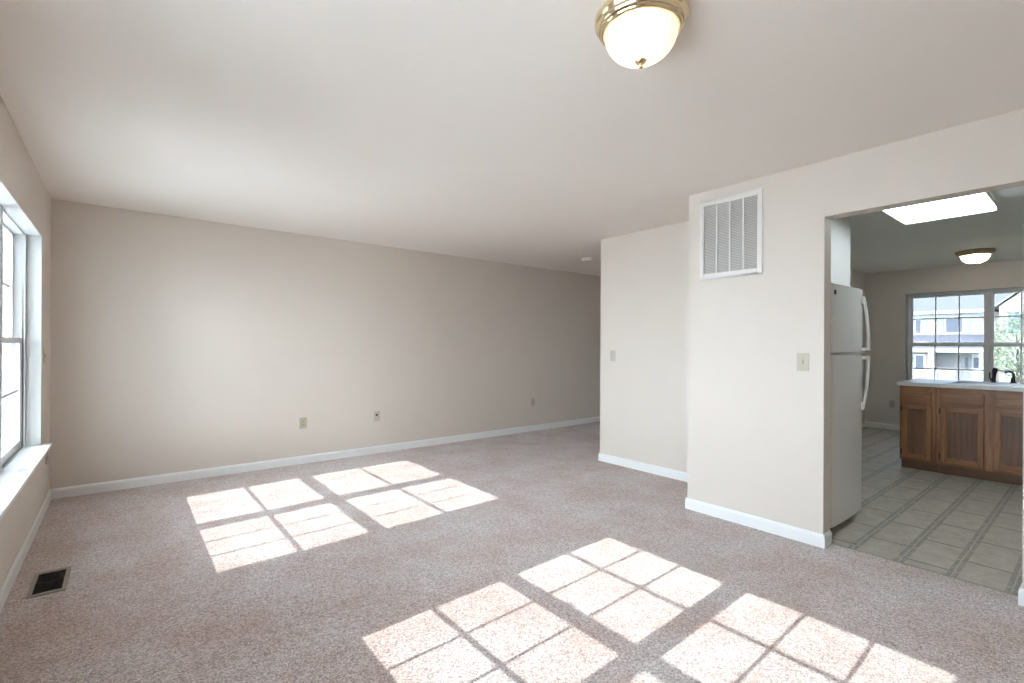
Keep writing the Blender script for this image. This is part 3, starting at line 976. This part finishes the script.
# ------------------------------------------------------------------ outside
GZ = -1.75
struct(B(-90, XO, -90, 110, GZ - 0.3, GZ).build('ground', M['lawn']))
struct(B(XO, 120, -90, 110, GZ - 0.3, GZ).build('ground', M['grass']))


def house_window(parent, x, y0, y1, z0, z1, mull=None):
    f = MB()
    ring(f, x - 0.06, x + 0.02, y0 - 0.10, y1 + 0.10, z0 - 0.10, z1 + 0.10, 0.10)
    fo = f.build('house_window', M['out_white'], parent)
    B(x - 0.02, x + 0.01, y0, y1, z0, z1).build('pane', M['out_glass'], fo)
    if mull: B(x - 0.05, x, mull - 0.05, mull + 0.05, z0, z1).build('mullion', M['out_white'], fo)
    return fo


FX = 50.0
t = thing('townhouse', (FX, 11.0, GZ), 'cream townhouse with brick ground floor and porch railing across the street', 'house')
B(FX, FX + 9, 5.72, 17.0, GZ, 3.95).build('house_wall', M['siding'], t)
B(FX - 1.4, FX, 8.85, 17.0, GZ, 1.75).build('brick_bay', M['brick'], t)
B(FX - 0.05, FX + 0.01, 5.75, 8.85, -1.25, 0.95).build('porch_wall', M['siding_grey'], t)
MB().prism([(FX - 0.5, 4.05), (FX - 0.5, 4.16), (FX + 4.5, 8.6), (FX + 9.5, 4.16), (FX + 9.5, 4.05)], 'y', 5.72, 17.3).build('roof', M['roof'], t)
B(FX - 0.62, FX - 0.48, 5.73, 17.3, 3.92, 4.14).build('gutter', M['out_white'], t)
B(FX - 0.03, FX, 5.72, 17.0, 3.55, 3.93).build('frieze_board', M['out_white'], t)
MB().prism([(FX, 2.28), (FX - 1.75, 1.28), (FX - 1.75, 1.20), (FX, 1.20)], 'y', 5.75, 17.2).build('porch_roof', M['roof'], t)
B(FX - 1.85, FX - 1.6, 5.75, 17.2, 0.93, 1.22).build('porch_beam', M['out_white'], t)
house_window(t, FX - 1.4, 9.17, 10.45, -0.42, 0.66, 9.72)
house_window(t, FX, 9.62, 9.95, 2.45, 3.5)
house_window(t, FX, 7.15, 8.1, 2.45, 3.6)
house_window(t, FX, 12.2, 13.4, 2.4, 3.5)
for y0, y1 in ((6.70, 7.0), (8.25, 8.55), (9.20, 9.48), (10.08, 10.38)):
    B(FX - 0.06, FX, y0, y1, 2.38, 3.62).build('shutter', M['shutter'], t)
B(FX - 1.75, FX - 1.45, 8.50, 8.85, GZ, 0.95).build('porch_column', M['out_white'], t)
B(FX - 1.7, FX - 1.5, 5.80, 6.02, -1.25, 0.95).build('porch_post', M['out_white'], t)
B(FX - 1.8, FX, 5.75, 8.85, GZ, -1.25).build('porch_floor', M['siding_grey'], t)
rl = MB()
rl.box(FX - 1.66, FX - 1.58, 7.3, 8.5, -0.50, -0.42)
rl.box(FX - 1.66, FX - 1.58, 7.3, 8.5, -1.20, -1.12)
y = 7.36
while y < 8.5:
    rl.box(FX - 1.65, FX - 1.59, y, y + 0.07, -1.2, -0.45)
    y += 0.165
rl.build('porch_railing', M['out_white'], t)
dr = B(FX - 0.09, FX - 0.05, 6.08, 6.62, -1.25, 0.80).build('front_door', M['out_white'], t)
B(FX - 0.10, FX - 0.085, 6.16, 6.52, -0.25, 0.52).build('door_glass', M['out_glass'], dr)
B(FX - 0.09, FX - 0.05, 6.84, 6.96, -0.30, 0.54).build('sidelight', M['out_glass'], t)

t = thing('townhouse', (FX, 0.0, GZ), 'townhouse with a front gable beyond the sparse tree across the street', 'house')
B(FX, FX + 9, -12.0, 5.70, GZ, 3.95).build('house_wall', M['siding'], t)
MB().prism([(FX - 0.5, 4.05), (FX - 0.5, 4.16), (FX + 4.5, 8.6), (FX + 9.5, 4.16), (FX + 9.5, 4.05)], 'y', -12.3, 5.69).build('roof', M['roof'], t)
MB().prism([(5.05, GZ), (5.05, 4.25), (2.2, 6.75), (-0.65, 4.25), (-0.65, GZ)], 'x', FX - 1.2, FX + 3).build('gable_wall', M['siding'], t)
MB().prism([(5.45, 4.09), (5.45, 4.16), (2.2, 7.02), (-1.05, 4.16), (-1.05, 4.09), (2.2, 6.95)], 'x', FX - 1.26, FX + 3.5).build('gable_roof', M['out_white'], t)
house_window(t, FX - 1.2, 3.75, 4.6, 2.3, 3.8)
house_window(t, FX - 1.2, 0.5, 1.6, 2.3, 3.8)
house_window(t, FX - 1.2, 2.4, 4.2, -0.6, 0.9, 3.3)
B(FX - 1.32, FX - 1.2, -0.65, 5.05, 1.5, 1.75).build('band_board', M['out_white'], t)


def tree(x, y, h, rx, n, label):
    t = thing('tree', (x, y, GZ), label, 'tree', 'trees across the street')
    tr = MB()
    tr.tube([(x, y, GZ), (x + 0.03, y - 0.03, GZ + h * 0.35), (x, y + 0.05, GZ + h * 0.75)], [0.09, 0.07, 0.03], 8)
    for k in range(9):
        a = k * 2.4
        z0 = GZ + h * (0.3 + 0.05 * k)
        tr.tube([(x, y, z0), (x + 0.6 * rx * math.cos(a), y + 0.6 * rx * math.sin(a), z0 + h * 0.2)], [0.03, 0.012], 6)
    tr.build('trunk', M['bark'], t)
    lf = MB()
    for k in range(n):
        a = random.uniform(0, 2 * math.pi)
        u = random.uniform(-1, 1)
        r = random.uniform(0.35, 1.0) ** 0.6
        s = math.sqrt(1 - u * u)
        c = Vector((x + rx * r * s * math.cos(a), y + rx * r * s * math.sin(a), GZ + h * 0.62 + h * 0.42 * r * u))
        d = Vector((random.gauss(0, 1), random.gauss(0, 1), random.gauss(0, 1))).normalized()
        e_ = d.orthogonal().normalized()
        q = d.cross(e_)
        w = random.uniform(0.05, 0.10)
        lf.add([c - e_ * w, c + q * w * 0.6, c + e_ * w, c - q * w * 0.6], [(0, 1, 2, 3)])
    tag(lf.build('foliage', M['leaf'], t, weld=False), kind='stuff')
    return t


tree(42.0, 3.55, 5.2, 1.35, 2200, 'sparse leafy tree in front of the gabled townhouse across the street')
